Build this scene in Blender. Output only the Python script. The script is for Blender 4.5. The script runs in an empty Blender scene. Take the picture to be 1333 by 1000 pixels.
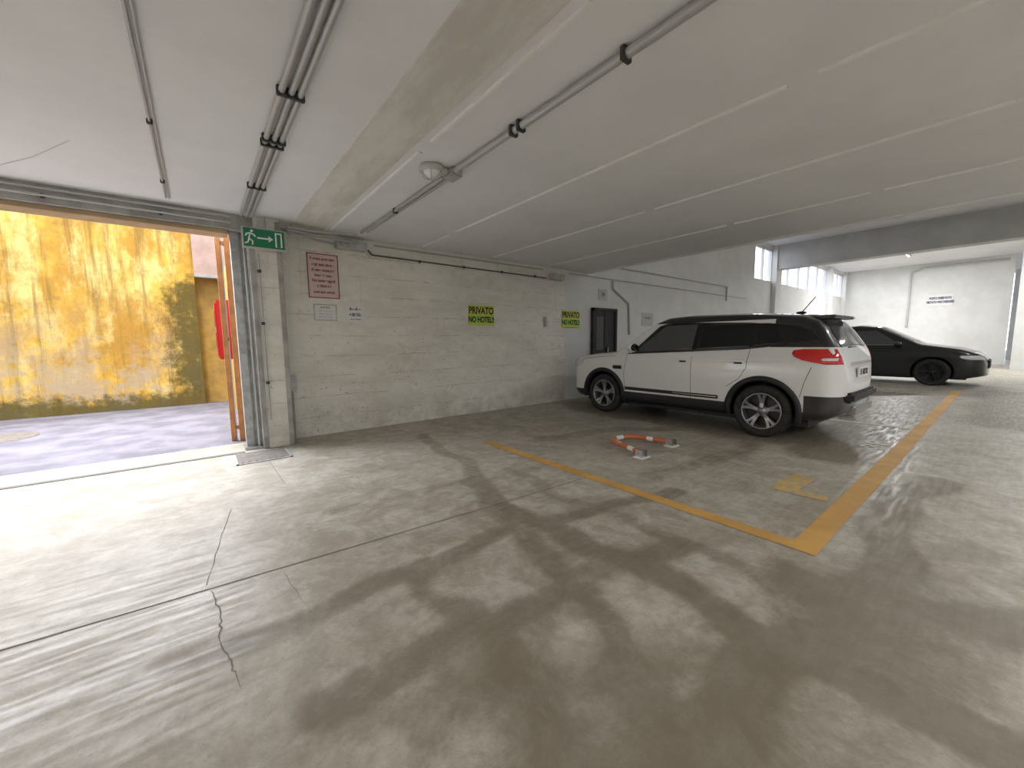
import bpy, bmesh, math, random
import numpy as np
from mathutils import Vector, Matrix, noise
random.seed(3)
S=bpy.context.scene
COL=S.collection
S.view_settings.view_transform='Standard'
S.view_settings.look='None'
S.view_settings.exposure=0.0

# ------------------------------------------------------------ materials
def newmat(name,color=(.5,.5,.5),rough=.6,metal=0,coat=0,emis=None,es=0,spec=.5):
    m=bpy.data.materials.new(name); m.use_nodes=True
    b=m.node_tree.nodes['Principled BSDF']
    b.inputs['Base Color'].default_value=(*color,1)
    b.inputs['Roughness'].default_value=rough
    b.inputs['Metallic'].default_value=metal
    b.inputs['Specular IOR Level'].default_value=spec
    b.inputs['Coat Weight'].default_value=coat
    b.inputs['Coat Roughness'].default_value=.04
    if emis:
        b.inputs['Emission Color'].default_value=(*emis,1); b.inputs['Emission Strength'].default_value=es
    return m
class NT:
    def __init__(s,m): s.m=m; s.t=m.node_tree; s.n=s.t.nodes; s.b=s.n['Principled BSDF']
    def node(s,typ,**kw):
        n=s.n.new(typ)
        for k,v in kw.items(): setattr(n,k,v)
        return n
    def link(s,a,b): s.t.links.new(a,b)
    def pos(s,scale=(1,1,1)):
        g=s.node('ShaderNodeTexCoord'); mp=s.node('ShaderNodeMapping'); mp.inputs['Scale'].default_value=scale
        s.link(g.outputs['Object'],mp.inputs['Vector']); return mp.outputs[0]
    def noise(s,vec,scale,detail=5,rough=.6,dist=0):
        n=s.node('ShaderNodeTexNoise'); n.inputs['Scale'].default_value=scale; n.inputs['Detail'].default_value=detail
        n.inputs['Roughness'].default_value=rough; n.inputs['Distortion'].default_value=dist
        s.link(vec,n.inputs['Vector']); return n.outputs['Fac']
    def ramp(s,fac,lo,hi,a=0.0,b=1.0):
        n=s.node('ShaderNodeMapRange'); n.inputs[1].default_value=lo; n.inputs[2].default_value=hi
        n.inputs[3].default_value=a; n.inputs[4].default_value=b; n.interpolation_type='SMOOTHSTEP' 
        s.link(fac,n.inputs[0]); return n.outputs[0]
    def mix(s,fac,A,B):
        n=s.node('ShaderNodeMix',data_type='RGBA')
        if isinstance(fac,float): n.inputs[0].default_value=fac
        else: s.link(fac,n.inputs[0])
        for i,v in ((6,A),(7,B)):
            if isinstance(v,tuple): n.inputs[i].default_value=(*v,1)
            else: s.link(v,n.inputs[i])
        return n.outputs[2]
    def math(s,op,a,b=None):
        n=s.node('ShaderNodeMath',operation=op)
        for i,v in enumerate((a,b)):
            if v is None: continue
            if isinstance(v,(int,float)): n.inputs[i].default_value=v
            else: s.link(v,n.inputs[i])
        return n.outputs[0]
    def bump(s,h,strength=.2,dist=.01):
        n=s.node('ShaderNodeBump'); n.inputs['Strength'].default_value=strength; n.inputs['Distance'].default_value=dist
        s.link(h,n.inputs['Height']); s.link(n.outputs[0],s.b.inputs['Normal'])
    def xyz(s):
        g=s.node('ShaderNodeTexCoord'); n=s.node('ShaderNodeSeparateXYZ'); s.link(g.outputs['Object'],n.inputs[0]); return n.outputs
    def out(s,c): s.link(c,s.b.inputs['Base Color'])

def mottled(name,c1,c2,scale=2.0,rough=.7,bump=.1,spec=.4,metal=0):
    m=newmat(name,c1,rough,metal,spec=spec); t=NT(m); p=t.pos()
    f=t.ramp(t.noise(p,scale),.35,.65); t.out(t.mix(f,c1,c2))
    if bump: t.bump(t.noise(p,scale*14,3),bump,.004)
    return m

# floor concrete
def floor_mat():
    m=newmat('floor_concrete',(.4,.37,.3),.5,spec=.4); t=NT(m); p=t.pos()
    big=t.ramp(t.noise(p,.7,6,.6,.3),.35,.65)
    base=t.mix(big,(.34,.305,.24),(.46,.425,.35))
    med=t.ramp(t.noise(p,3.0,9,.74,.5),.42,.60)
    base=t.mix(t.math('MULTIPLY',med,.55),base,(.62,.59,.52))
    fine=t.ramp(t.noise(p,9,9,.78,.3),.38,.62)
    base=t.mix(t.math('MULTIPLY',fine,.42),base,(.24,.212,.16))
    at=t.node('ShaderNodeAttribute',attribute_name='stain_shade')
    edge=t.noise(p,4.2,9,.76,.5)
    sm=t.ramp(t.math('ADD',at.outputs['Fac'],t.math('MULTIPLY',t.math('SUBTRACT',edge,.5),.85)),.18,.70)
    base=t.mix(t.math('MULTIPLY',sm,.72),base,(.165,.135,.090))
    oil=t.ramp(t.noise(p,1.9,4,.5),.64,.78)
    base=t.mix(t.math('MULTIPLY',oil,.45),base,(.16,.14,.11))
    sp=t.ramp(t.noise(p,38,3,.6),.64,.72)
    base=t.mix(t.math('MULTIPLY',sp,.4),base,(.2,.18,.15))
    t.out(base)
    st=t.noise(t.pos((1,9,1)),3,4,.6)
    t.link(t.ramp(st,.3,.7,.32,.58),t.b.inputs['Roughness'])
    t.bump(t.noise(p,25,5,.6),.12,.004)
    return m
M_floor=floor_mat()

def rough_wall():
    m=newmat('white_rough_concrete',(.72,.7,.63),.8,spec=.25); t=NT(m); p=t.pos()
    hs=t.noise(t.pos((.8,1,2.2)),1.6,8,.7,.3)
    c=t.mix(t.ramp(hs,.34,.70),(.88,.855,.79),(.75,.72,.64))
    o=t.xyz()
    w=t.math('FRACT',t.math('MULTIPLY',t.math('ADD',o[2],t.math('MULTIPLY',t.noise(p,.7,2),.05)),3.6))
    ln=t.math('MULTIPLY',t.math('LESS_THAN',w,.035),t.ramp(t.noise(t.pos((1.2,1,3)),2.4,4),.46,.58))
    c=t.mix(t.math('MULTIPLY',ln,.45),c,(.36,.34,.30))
    bl=t.ramp(t.noise(p,3.5,9,.78,.4),.53,.66)
    c=t.mix(t.math('MULTIPLY',bl,.30),c,(.52,.48,.40))
    sp=t.ramp(t.noise(p,21,6,.8),.61,.66)
    low=t.ramp(o[2],2.2,.3,.30,1.0)
    c=t.mix(t.math('MULTIPLY',sp,low),c,(.18,.165,.14))
    sp2=t.ramp(t.noise(p,7,6,.8),.66,.71)
    c=t.mix(t.math('MULTIPLY',sp2,.7),c,(.26,.24,.20))
    dirt=t.math('MULTIPLY',t.ramp(o[2],.60,.0),t.ramp(t.noise(p,2.6,7,.7),.38,.62))
    c=t.mix(t.math('MULTIPLY',dirt,.50),c,(.36,.32,.26))
    drip=t.math('MULTIPLY',t.ramp(t.noise(t.pos((6,1,.35)),1.4,5,.7),.58,.68),t.ramp(o[2],.9,2.6))
    c=t.mix(t.math('MULTIPLY',drip,.30),c,(.42,.38,.31))
    t.out(c)
    t.bump(t.math('ADD',t.noise(p,9,8,.75),t.math('MULTIPLY',ln,-1.2)),.7,.018)
    return m
M_wall=rough_wall()
M_smooth=mottled('white_plaster',(.78,.78,.77),(.72,.72,.70),1.5,.75,.05)
M_concrete=mottled('grey_concrete',(.46,.45,.42),(.32,.31,.29),5,.85,.3)
M_beam=mottled('beam_grey_paint',(.62,.62,.61),(.54,.54,.53),1.4,.8,.08)
def ceil_mat():
    m=newmat('ceiling_paint',(.72,.72,.70),.8,spec=.2); t=NT(m); p=t.pos()
    c=t.mix(t.ramp(t.noise(p,.9,5),.35,.7),(.84,.84,.86),(.78,.78,.80))
    sp=t.ramp(t.noise(p,9,6,.8),.71,.76); c=t.mix(t.math('MULTIPLY',sp,.35),c,(.35,.33,.3))
    t.out(c); t.bump(t.noise(p,20,3),.08,.004); return m
M_ceil=ceil_mat()
def band_mat():
    m=newmat('raw_concrete_band',(.5,.47,.42),.85,spec=.2); t=NT(m); p=t.pos((3,.8,1))
    c=t.mix(t.ramp(t.noise(p,1.6,6,.65),.35,.65),(.76,.745,.70),(.62,.60,.55))
    sp=t.ramp(t.noise(t.pos(),12,7,.8),.64,.7); c=t.mix(t.math('MULTIPLY',sp,.45),c,(.30,.28,.24))
    t.out(c); t.bump(t.noise(t.pos(),16,4),.3,.01); return m
M_band=band_mat()
def yellow_wall():
    m=newmat('weathered_yellow_plaster',(.8,.5,.1),.85,spec=.2); t=NT(m); p=t.pos()
    v=t.noise(t.pos((1.0,1,.7)),1.5,9,.72,.1)
    c=t.mix(t.ramp(v,.36,.60),(.70,.43,.075),(.47,.255,.045))
    v2=t.noise(t.pos((1.5,1,.6)),1.0,9,.75,.1)
    c=t.mix(t.math('MULTIPLY',t.ramp(v2,.48,.62),.72),c,(.80,.64,.26))
    st=t.noise(t.pos((4,1,.22)),1.5,7,.75,.05)
    c=t.mix(t.math('MULTIPLY',t.ramp(st,.49,.64),.75),c,(.24,.145,.04))
    gr=t.ramp(t.noise(p,6,9,.82),.49,.66)
    c=t.mix(t.math('MULTIPLY',gr,.55),c,(.26,.17,.055))
    o=t.xyz()
    low=t.math('MULTIPLY',t.ramp(o[2],2.4,.4),t.ramp(t.noise(t.pos((1,1,1.3)),1.3,9,.75),.44,.56))
    c=t.mix(t.math('MULTIPLY',low,.85),c,(.44,.35,.24))
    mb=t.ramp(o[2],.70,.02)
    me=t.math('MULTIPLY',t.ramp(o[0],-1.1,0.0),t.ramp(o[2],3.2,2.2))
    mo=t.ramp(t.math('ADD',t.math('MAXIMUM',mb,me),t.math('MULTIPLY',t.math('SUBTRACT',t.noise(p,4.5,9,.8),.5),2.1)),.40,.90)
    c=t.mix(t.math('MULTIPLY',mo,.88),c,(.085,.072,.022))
    t.out(c); t.bump(t.noise(p,9,7,.7),.5,.03); return m
M_yellow=yellow_wall()
M_yellow2=mottled('ochre_plaster',(.55,.35,.09),(.40,.25,.08),4,.85,.2)
M_pink=mottled('pink_plaster',(.46,.31,.26),(.36,.25,.21),3,.85,.1)
M_drive=mottled('driveway_concrete',(.235,.222,.255),(.155,.146,.17),2.2,.85,.3,.2)
M_post=mottled('galvanised_steel',(.55,.56,.55),(.38,.39,.39),9,.45,.05,metal=.3)
M_pipe=newmat('grey_pvc_conduit',(.46,.455,.455),.35,.2)
M_pipe_d=newmat('dark_conduit',(.09,.09,.09),.5)
M_clip=newmat('conduit_clip',(.05,.05,.05),.5)
M_white=mottled('white_batten',(.90,.90,.89),(.85,.85,.83),6,.7,.0)
M_joint_shade=newmat('painted_joint_shade',(.26,.25,.24),.9)
M_crack=newmat('floor_crack',(.20,.175,.14),.9)
M_ccrack=newmat('ceiling_crack',(.55,.54,.52),.9)
M_joint=newmat('floor_joint_filler',(.17,.16,.14),.9)
def worn(name,c,under,lo=.52,hi=.66,sc=9):
    m=newmat(name,c,.6,spec=.3); t=NT(m); p=t.pos()
    f=t.ramp(t.noise(p,sc,6,.75),lo,hi)
    c1=t.mix(t.ramp(t.noise(p,2.5,3),.35,.65),c,tuple(x*.82 for x in c))
    t.out(t.mix(f,c1,under)); return m
M_line=worn('yellow_floor_paint',(.66,.38,.11),(.46,.31,.15),.52,.70)
M_linew=worn('worn_white_paint',(.72,.70,.63),(.42,.39,.33),.50,.66,12)
M_stub=worn('worn_yellow_paint',(.60,.42,.15),(.38,.34,.27),.46,.62,10)
M_orange=mottled('rusty_orange_paint',(.60,.27,.10),(.44,.21,.09),8,.6,.1)
M_trim=mottled('beige_brown_trim',(.50,.36,.22),(.40,.29,.18),6,.7,.1)
M_red=mottled('red_enamel',(.42,.012,.018),(.36,.01,.015),3,.4,.0)
M_steel=newmat('steel',(.45,.45,.46),.35,.9)
M_grate=mottled('cast_iron',(.17,.15,.13),(.23,.20,.17),12,.75,.2,metal=.2)
M_black=newmat('black_plastic',(.018,.018,.02),.55)
M_gloss=newmat('gloss_black',(.006,.006,.008),.16,coat=.3)
M_glass=newmat('tinted_glass',(.010,.012,.014),.06,spec=.5)
M_glassl=newmat('front_glass',(.085,.09,.09),.06,spec=.6)
M_tyre=mottled('tyre_rubber',(.022,.021,.02),(.045,.042,.038),20,.85,.1)
M_alloy=newmat('alloy_wheel',(.34,.34,.35),.35,.8)
M_alloyd=newmat('alloy_dark',(.03,.03,.033),.4,.5)
M_chrome=newmat('chrome',(.8,.8,.8),.12,1)
M_redlamp=newmat('tail_lamp_red',(.48,.01,.012),.12,coat=1,emis=(.8,.02,.02),es=.08)
M_lampw=newmat('clear_lamp_lens',(.75,.76,.78),.12,coat=1)
M_signy=newmat('sign_yellow_green',(.62,.66,.10),.5)
M_signw=newmat('sign_white',(.80,.79,.76),.5)
M_signp=mottled('sign_pale_red',(.70,.58,.53),(.66,.54,.49),5,.5,0)
M_txt=newmat('ink_black',(.015,.015,.015),.6)
M_txtr=newmat('ink_red',(.33,.07,.06),.6)
M_green=newmat('sign_green',(.01,.20,.09),.4)
M_sigw=newmat('pictogram_white',(.85,.88,.85),.4)
M_txtb=newmat('ink_blue',(.05,.07,.15),.6)
M_door=mottled('dark_metal_door',(.035,.035,.038),(.025,.025,.028),4,.6,.05)
M_box=newmat('grey_box_plastic',(.52,.52,.50),.5)
M_barr=newmat('barrier_orange',(.62,.16,.06),.4)
M_barw=newmat('barrier_white_band',(.82,.80,.76),.4)
M_frost=newmat('window_frame_paint',(.70,.71,.70),.6)
M_lens=newmat('lamp_lens',(.82,.84,.86),.25)
M_tube=newmat('fill_fixture_tube',(1,1,1),.5,emis=(1,.98,.93),es=3)

# ------------------------------------------------------------ geometry helpers
def empty(name,loc=(0,0,0),rz=0):
    e=bpy.data.objects.new(name,None); e.location=loc; e.rotation_euler=(0,0,rz); COL.objects.link(e); return e
def mobj(name,verts,faces,mat,parent=None,smooth=False):
    me=bpy.data.meshes.new(name); me.from_pydata([tuple(v) for v in verts],[],faces); me.update()
    for m in (mat if isinstance(mat,list) else [mat]): me.materials.append(m)
    if smooth: me.polygons.foreach_set('use_smooth',[True]*len(me.polygons))
    o=bpy.data.objects.new(name,me); COL.objects.link(o)
    if parent: o.parent=parent
    return o
def recalc(o):
    bm=bmesh.new(); bm.from_mesh(o.data); bmesh.ops.recalc_face_normals(bm,faces=bm.faces); bm.to_mesh(o.data); bm.free()
def box(name,x0,x1,y0,y1,z0,z1,mat,parent=None,bev=0,rot=None):
    bm=bmesh.new(); bmesh.ops.create_cube(bm,size=1)
    c=Vector(((x0+x1)/2,(y0+y1)/2,(z0+z1)/2))
    for v in bm.verts: v.co=Vector((v.co.x*(x1-x0),v.co.y*(y1-y0),v.co.z*(z1-z0)))
    if bev: bmesh.ops.bevel(bm,geom=bm.edges[:],offset=bev,segments=2,affect='EDGES')
    if rot is not None: bmesh.ops.transform(bm,matrix=rot.to_4x4(),verts=bm.verts)
    for v in bm.verts: v.co+=c
    me=bpy.data.meshes.new(name); bm.to_mesh(me); bm.free(); me.materials.append(mat)
    o=bpy.data.objects.new(name,me); COL.objects.link(o)
    if parent: o.parent=parent
    return o
def tube(name,pts,r,mat,parent=None,smooth_path=False,seg=12):
    cu=bpy.data.curves.new(name,'CURVE'); cu.dimensions='3D'; cu.bevel_depth=r; cu.bevel_resolution=3; cu.use_fill_caps=True
    if smooth_path:
        sp=cu.splines.new('BEZIER'); sp.bezier_points.add(len(pts)-1)
        for b,p in zip(sp.bezier_points,pts): b.co=p; b.handle_left_type=b.handle_right_type='AUTO'
        cu.resolution_u=seg
    else:
        sp=cu.splines.new('POLY'); sp.points.add(len(pts)-1)
        for b,p in zip(sp.points,pts): b.co=(*p,1)
    o=bpy.data.objects.new(name,cu); COL.objects.link(o)
    dg=bpy.context.evaluated_depsgraph_get(); me=bpy.data.meshes.new_from_object(o.evaluated_get(dg))
    me.name=name; bpy.data.objects.remove(o); me.materials.clear(); me.materials.append(mat)
    me.polygons.foreach_set('use_smooth',[True]*len(me.polygons))
    o=bpy.data.objects.new(name,me); COL.objects.link(o)
    if parent: o.parent=parent
    return o
def text(name,s,size,loc,rot,mat,parent=None,bold=0.0,sx=1.0,ext=.001):
    cu=bpy.data.curves.new(name,'FONT'); cu.body=s; cu.size=size; cu.align_x='CENTER'; cu.align_y='CENTER'; cu.extrude=ext; cu.offset=bold
    o=bpy.data.objects.new(name,cu); COL.objects.link(o)
    dg=bpy.context.evaluated_depsgraph_get(); me=bpy.data.meshes.new_from_object(o.evaluated_get(dg)); bpy.data.objects.remove(o)
    me.materials.clear(); me.materials.append(mat)
    o=bpy.data.objects.new(name,me); COL.objects.link(o); o.location=loc; o.rotation_euler=rot; o.scale=(sx,1,1)
    if parent: o.parent=parent
    return o
def ribbon(name,pts,w,z,mat,parent=None,ws=None):
    V=[];F=[]
    n=len(pts)
    for i,p in enumerate(pts):
        a=Vector(pts[max(i-1,0)]); b=Vector(pts[min(i+1,n-1)]); d=(b-a).normalized(); nn=Vector((-d.y,d.x))
        ww=(ws[i] if ws else w)/2
        V+= [(p[0]+nn.x*ww,p[1]+nn.y*ww,z),(p[0]-nn.x*ww,p[1]-nn.y*ww,z)]
        if i: F.append((2*i-2,2*i-1,2*i+1,2*i))
    o=mobj(name,V,F,mat,parent); 
    bm=bmesh.new(); bm.from_mesh(o.data)
    for f in bm.faces:
        if f.normal.z<0: f.normal_flip()
    bm.to_mesh(o.data); bm.free()
    return o
def lathe(name,prof,mat,parent=None,seg=56,axis='Y',loc=(0,0,0),smooth=True,mats=None):
    V=[];F=[];n=len(prof)
    for i in range(seg):
        a=2*math.pi*i/seg
        for r,h in prof:
            if axis=='Y': V.append((r*math.cos(a)+loc[0],h+loc[1],r*math.sin(a)+loc[2]))
            else: V.append((r*math.cos(a)+loc[0],r*math.sin(a)+loc[1],h+loc[2]))
    for i in range(seg):
        j=(i+1)%seg
        for k in range(n-1): F.append((i*n+k,i*n+k+1,j*n+k+1,j*n+k))
    o=mobj(name,V,F,mat,parent,smooth); recalc(o); return o

# ------------------------------------------------------------ FLOOR (with attribute for stains and painted shade)
fx=np.concatenate([np.linspace(-6,-2.5,8),np.arange(-2.4,9.0,.04),np.linspace(9.2,36,50)])
fy=np.concatenate([np.linspace(-5,-1.6,6),np.arange(-1.5,5.47,.04),[5.48],[6.05]])
GX,GY=np.meshgrid(fx,fy)
def seg_d(px,py,a,b):
    ax,ay=a;bx,by=b;dx,dy=bx-ax,by-ay
    t=np.clip(((px-ax)*dx+(py-ay)*dy)/(dx*dx+dy*dy),0,1)
    return np.hypot(px-ax-t*dx,py-ay-t*dy)
WX=GX+.05*np.sin(GY*3.1+1)+.03*np.sin(GY*7.3+GX*2); WY=GY+.05*np.sin(GX*2.7+.5)+.03*np.sin(GX*6.9)
stain_shade=np.zeros_like(GX)
def path(pts,w,s):
    global stain_shade
    for a,b in zip(pts[:-1],pts[1:]):
        d=seg_d(WX,WY,a,b); v=np.clip((w*1.5-d)/(w*1.0),0,1); v=v*v*(3-2*v)*s
        stain_shade=np.maximum(stain_shade,v)
# tyre tracks running along the bays
path([(2.31,4.9),(2.10,3.6),(1.75,2.4),(1.50,1.5),(1.25,.9),(1.1,.2)],.10,.52)
path([(1.80,2.9),(1.77,1.3),(1.80,.6),(1.90,-.6)],.12,.58)
path([(2.30,3.0),(2.25,1.6),(2.20,.5)],.09,.38)
# tracks running along the aisle, then broad darker patches
path([(-.1,1.95),(.6,1.99),(1.4,1.96),(2.29,1.84),(3.0,1.7)],.09,.52)
path([(5.0,.36),(4.3,.42),(2.6,.36),(1.8,.42),(.9,.50),(.2,.6)],.14,.62)
path([(2.9,2.95),(2.3,2.85),(1.4,2.95),(.6,3.1)],.08,.36)
path([(.2,1.45),(.8,1.36),(1.5,1.25),(2.2,1.2)],.11,.50)
path([(.9,1.9),(.82,1.3),(.78,.7),(.7,.1)],.11,.52)
path([(2.7,-.1),(2.5,.2),(2.35,.6)],.2,.55)
path([(5.2,1.2),(6.6,1.2),(8,1.3)],.35,.55)
path([(3.4,3.6),(4.6,3.4),(5.3,2.8)],.16,.48)
path([(3.2,2.0),(4.2,1.8),(5.2,1.9)],.14,.38)
path([(5.9,2.0),(5.9,4.9)],.6,.85)  # this strip and the next paint the shade under the SUV
path([(6.6,2.0),(6.6,4.9)],.6,.85)
path([(8.3,1.6),(12,1.6)],.8,.6)
path([(9,-.2),(14,-.1)],.5,.5)
d=np.hypot((GX-.85)/1.1,(GY-.70)/1.0); stain_shade=np.maximum(stain_shade,np.clip(1.25-d,0,1)*.46)
d=np.hypot((GX-2.3)/.8,(GY-.30)/.5); stain_shade=np.maximum(stain_shade,np.clip(1.2-d,0,1)*.58)
d=np.hypot((GX-.3)/.6,(GY-.3)/.6); stain_shade=np.maximum(stain_shade,np.clip(1.2-d,0,1)*.50)
for (cx,cy,r) in ((1.21,1.62,.17),(1.53,.82,.17),(.23,1.10,.15),(1.08,1.04,.12),(.98,1.72,.13),(1.5,2.2,.17),(1.45,1.02,.1),(.45,1.70,.12),(.52,.92,.12),(2.02,1.5,.14),(2.0,.85,.14)):
    d=np.hypot(WX-cx,(WY-cy)*1.1); stain_shade*=np.clip((d-r*.5)/(r*.8),0,1)*.85+.15
# painted light falloff: floor colour darkens away from the entrance
stain_shade+=np.clip((3.2-GY)/3.2,0,1)*.17+np.clip((GX-3)/6,0,1)*.12
ny,nx=GX.shape
V=np.stack([GX.ravel(),GY.ravel(),np.zeros(GX.size)],1)
idx=np.arange(GX.size).reshape(ny,nx)
F=np.stack([idx[:-1,:-1].ravel(),idx[:-1,1:].ravel(),idx[1:,1:].ravel(),idx[1:,:-1].ravel()],1)
me=bpy.data.meshes.new('floor'); me.from_pydata(V.tolist(),[],F.tolist()); me.materials.append(M_floor)
at=me.attributes.new('stain_shade','FLOAT','POINT'); at.data.foreach_set('value',stain_shade.ravel().astype(np.float32))
flo=bpy.data.objects.new('floor',me); COL.objects.link(flo)
box('ground',-40,60,-40,40,-.30,-.07,M_drive)
box('driveway',-14,.04,6.05,10.75,-.06,-.002,M_drive)
box('driveway_strip',.04,.499,6.05,10.97,-.06,-.002,M_drive)

# ------------------------------------------------------------ SHELL
CZ=2.72
box('ceiling',-6,6.85,-5,6.05,CZ,3.2,M_ceil)
box('ceiling_hall',6.85,36,-5,6.05,4.75,5.1,M_ceil)
box('ceiling_fascia',6.75,6.85,-5,5.85,3.2,4.75,M_beam)
box('wall_front',-6,36,-5.2,-5,0,5.1,M_smooth)  # this and the left wall are unseen, added to darken the interior
box('wall_left',-6.2,-6,-5.2,6.05,0,3.2,M_smooth)
W=empty('wall_back')
box('rough_section',.86,6.05,5.85,6.05,0,CZ,M_wall,W)
box('smooth_section',6.05,15.7,5.87,6.05,0,4.75,M_smooth,W)
box('under_windows',15.7,27.6,5.87,6.05,0,3.38,M_smooth,W)
box('over_windows',15.7,27.6,5.87,6.05,4.62,4.75,M_smooth,W)
for i,(a,b) in enumerate(((17.35,17.9),(24.4,24.9),(27.3,27.6))):
    box('pilaster_%d'%i,a,b,5.72,6.05,0,4.75,M_smooth,W)
for i,(a,b,n) in enumerate(((15.7,17.35,2),(17.9,24.4,5),(24.9,27.3,3))):
    w=empty('window_%d'%(i+1))
    for k in range(n+1):
        x=a+(b-a)*k/n; box('mullion_%d'%k,x-.03,x+.03,5.9,5.98,3.38,4.62,M_frost,w)
    for k,z in enumerate((3.41,4.59)): box('rail_%d'%k,a,b,5.9,5.98,z-.03,z+.03,M_frost,w)
box('wall_far',27.6,27.8,.15,6.05,0,4.75,M_smooth)
box('wall_far_end',34,34.2,-5,.15,0,4.75,M_beam)
box('column',24,24.5,-.75,-.02,0,4.75,M_smooth)
box('cross_beam',17.4,17.9,-5,5.72,3.88,4.75,M_beam)
# pillar and lintel at the opening
P=empty('pillar')
box('core',.54,.86,5.5,6.05,0,CZ,M_wall,P,.012)
box('raw_edge',.535,.60,5.492,5.6,0,CZ-.02,M_concrete,P,.01)
box('raw_edge_right',.80,.865,5.492,5.56,0,CZ-.02,M_concrete,P,.01)
L=empty('lintel')
box('beam',-6,.54,5.55,5.85,2.55,CZ,M_concrete,L)
box('trim_strip',-6,.36,5.60,5.86,2.505,2.55,M_trim,L,.006)
# steel door jamb
J=empty('door_jamb')
box('jamb_post',.375,.46,5.66,5.80,0,2.55,M_post,J,.006)
box('jamb_flange',.46,.535,5.70,5.76,0,2.55,M_post,J,.004)
tube('jamb_rod',[(.50,5.60,.02),(.50,5.60,2.54)],.014,M_steel,J)
box('jamb_foot',.35,.53,5.56,5.82,0,.03,M_steel,J,.004)
box('latch',.385,.45,5.63,5.66,1.0,1.15,M_steel,J,.004)
# gate frame
G=empty('gate_leaf')
box('stile_left',.255,.305,6.24,6.30,.0,2.62,M_orange,G,.006)
box('stile_right',.345,.405,6.22,6.30,.0,2.62,M_orange,G,.006)
box('stile_edge',.306,.320,6.25,6.28,.0,2.62,M_box,G,.003)
for k,z in enumerate((.15,1.3,2.5)): box('tie_%d'%k,.255,.405,6.25,6.28,z,z+.05,M_orange,G,.004)
# outside walls
box('wall_yard',-14,.04,10.75,11.0,-.06,6.0,M_yellow)
box('wall_yard_corner',.04,.5,10.98,11.2,-.06,2.72,M_yellow2)
PK=empty('wall_house')
box('pink_face',.041,.75,10.60,11.2,2.72,6.0,M_pink,PK)
box('sill',.041,.499,10.55,10.7,2.66,2.72,M_concrete,PK,.005)
box('wall_side',.50,.75,6.05,11.2,-.06,2.72,M_yellow2)
# red fire-hose cabinet
H=empty('fire_hose_cabinet')
box('case',.26,.499,7.75,8.30,1.03,1.96,M_red,H,.012)
box('door_rim',.245,.262,7.80,8.25,1.08,1.91,M_red,H,.004)
box('door_pane',.240,.247,7.87,8.18,1.2,1.80,newmat('cabinet_pane',(.35,.02,.02),.15),H)
box('handle',.235,.246,7.83,7.86,1.45,1.55,M_steel,H)
# ------------------------------------------------------------ CEILING DETAILS
box('trim_1',1.00,1.37,-5,5.85,CZ-.012,CZ+.02,M_band)
def batten(n,x,segs,w=.028):
    e=empty('trim_%d'%n)
    for i,(a,b) in enumerate(segs):
        box('strip_%d'%i,x-w/2,x+w/2,a,b,CZ-.016,CZ+.01,M_white,e,.003)
        box('shade_strip_%d'%i,x+w/2,x+w/2+.008,a,b,CZ-.004,CZ+.01,M_joint_shade,e)  # dark strip paints the shadow line beside each batten
batten(2,1.45,[(-5,2.75),(2.95,5.7)])
batten(3,2.80,[(-5,.78),(.93,4.7),(4.85,5.7)])
batten(4,4.12,[(-5,2.6),(2.72,5.7)])
batten(5,5.46,[(-5,.9),(1.0,2.3),(2.4,5.7)])
batten(6,6.72,[(-5,5.7)])
ribbon('trim_7',[(-1.15,5.19),(-.9,4.83),(-.75,4.55),(-.61,4.29)],.006,CZ-.002,M_ccrack)  # thin crack line in the ceiling
def conduit(name,runs,r=.014,mat=M_pipe,clips=()):
    e=empty(name)
    for i,p in enumerate(runs): tube('run_%d'%i,p,r,mat,e)
    for i,(x,y,z,ax) in enumerate(clips):
        s=r+.008
        if ax=='y': box('clip_%d'%i,x-s,x+s,y-.014,y+.014,z-s,z+s,M_clip,e,.004)
        else: box('clip_%d'%i,x-.014,x+.014,y-s,y+s,z-s,z+s,M_clip,e,.004)
    return e
zc=CZ-.03
conduit('ceiling_conduit',[[(.48,-4,zc),(.48,5.42,zc)],[(.53,-4,zc+.002),(.53,5.42,zc+.002)],[(.575,-4,zc+.002),(.575,5.42,zc+.002)]],.018,M_pipe,
   [(x,y,zc,'y') for y in (.3,1.5,1.58,2.7,3.35,3.43,4.4) for x in (.48,.53,.575)])
conduit('ceiling_conduit',[[(-.14,-4,CZ-.014),(-.14,5.3,CZ-.014)],[(-.115,-4,CZ-.012),(-.115,5.3,CZ-.012)]],.008,M_pipe,[(-.14,y,CZ-.014,'y') for y in (.8,2.2,3.6,4.8)])
conduit('ceiling_conduit',[[(1.80,-4,zc-.004),(1.80,3.0,zc-.004)]],.026,M_pipe,[(1.80,y,zc-.004,'y') for y in (.1,1.32,2.15,2.23)])
conduit('lamp_cable_conduit',[[(1.79,3.2,zc),(1.79,3.6,zc),(1.80,5.1,zc),(1.78,5.38,zc)],[(1.84,3.2,zc),(1.84,3.7,zc),(1.83,5.3,zc)]],.017,M_pipe,[(1.80,4.3,zc,'y')])
conduit('electrical_conduit',[[(-5.9,5.53,2.67),(.38,5.50,2.67)],[(-5.9,5.53,2.61),(.38,5.50,2.61)]],.011,M_pipe,[(x,5.53,2.61,'x') for x in (-3,-2,-1,-.2)])
conduit('electrical_conduit',[[(.95,5.83,2.68),(1.5,5.83,2.68)],[(2.1,5.83,2.66),(5.4,5.83,2.66)],[(6.2,5.84,2.66),(15,5.84,2.66)]],.012,M_pipe)
conduit('electrical_conduit',[[(2.0,5.82,2.58),(2.06,5.82,2.52),(5.5,5.82,2.50)]],.012,M_pipe_d,[(x,5.82,2.51,'x') for x in (2.8,3.6,4.4,5.2)])
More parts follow.
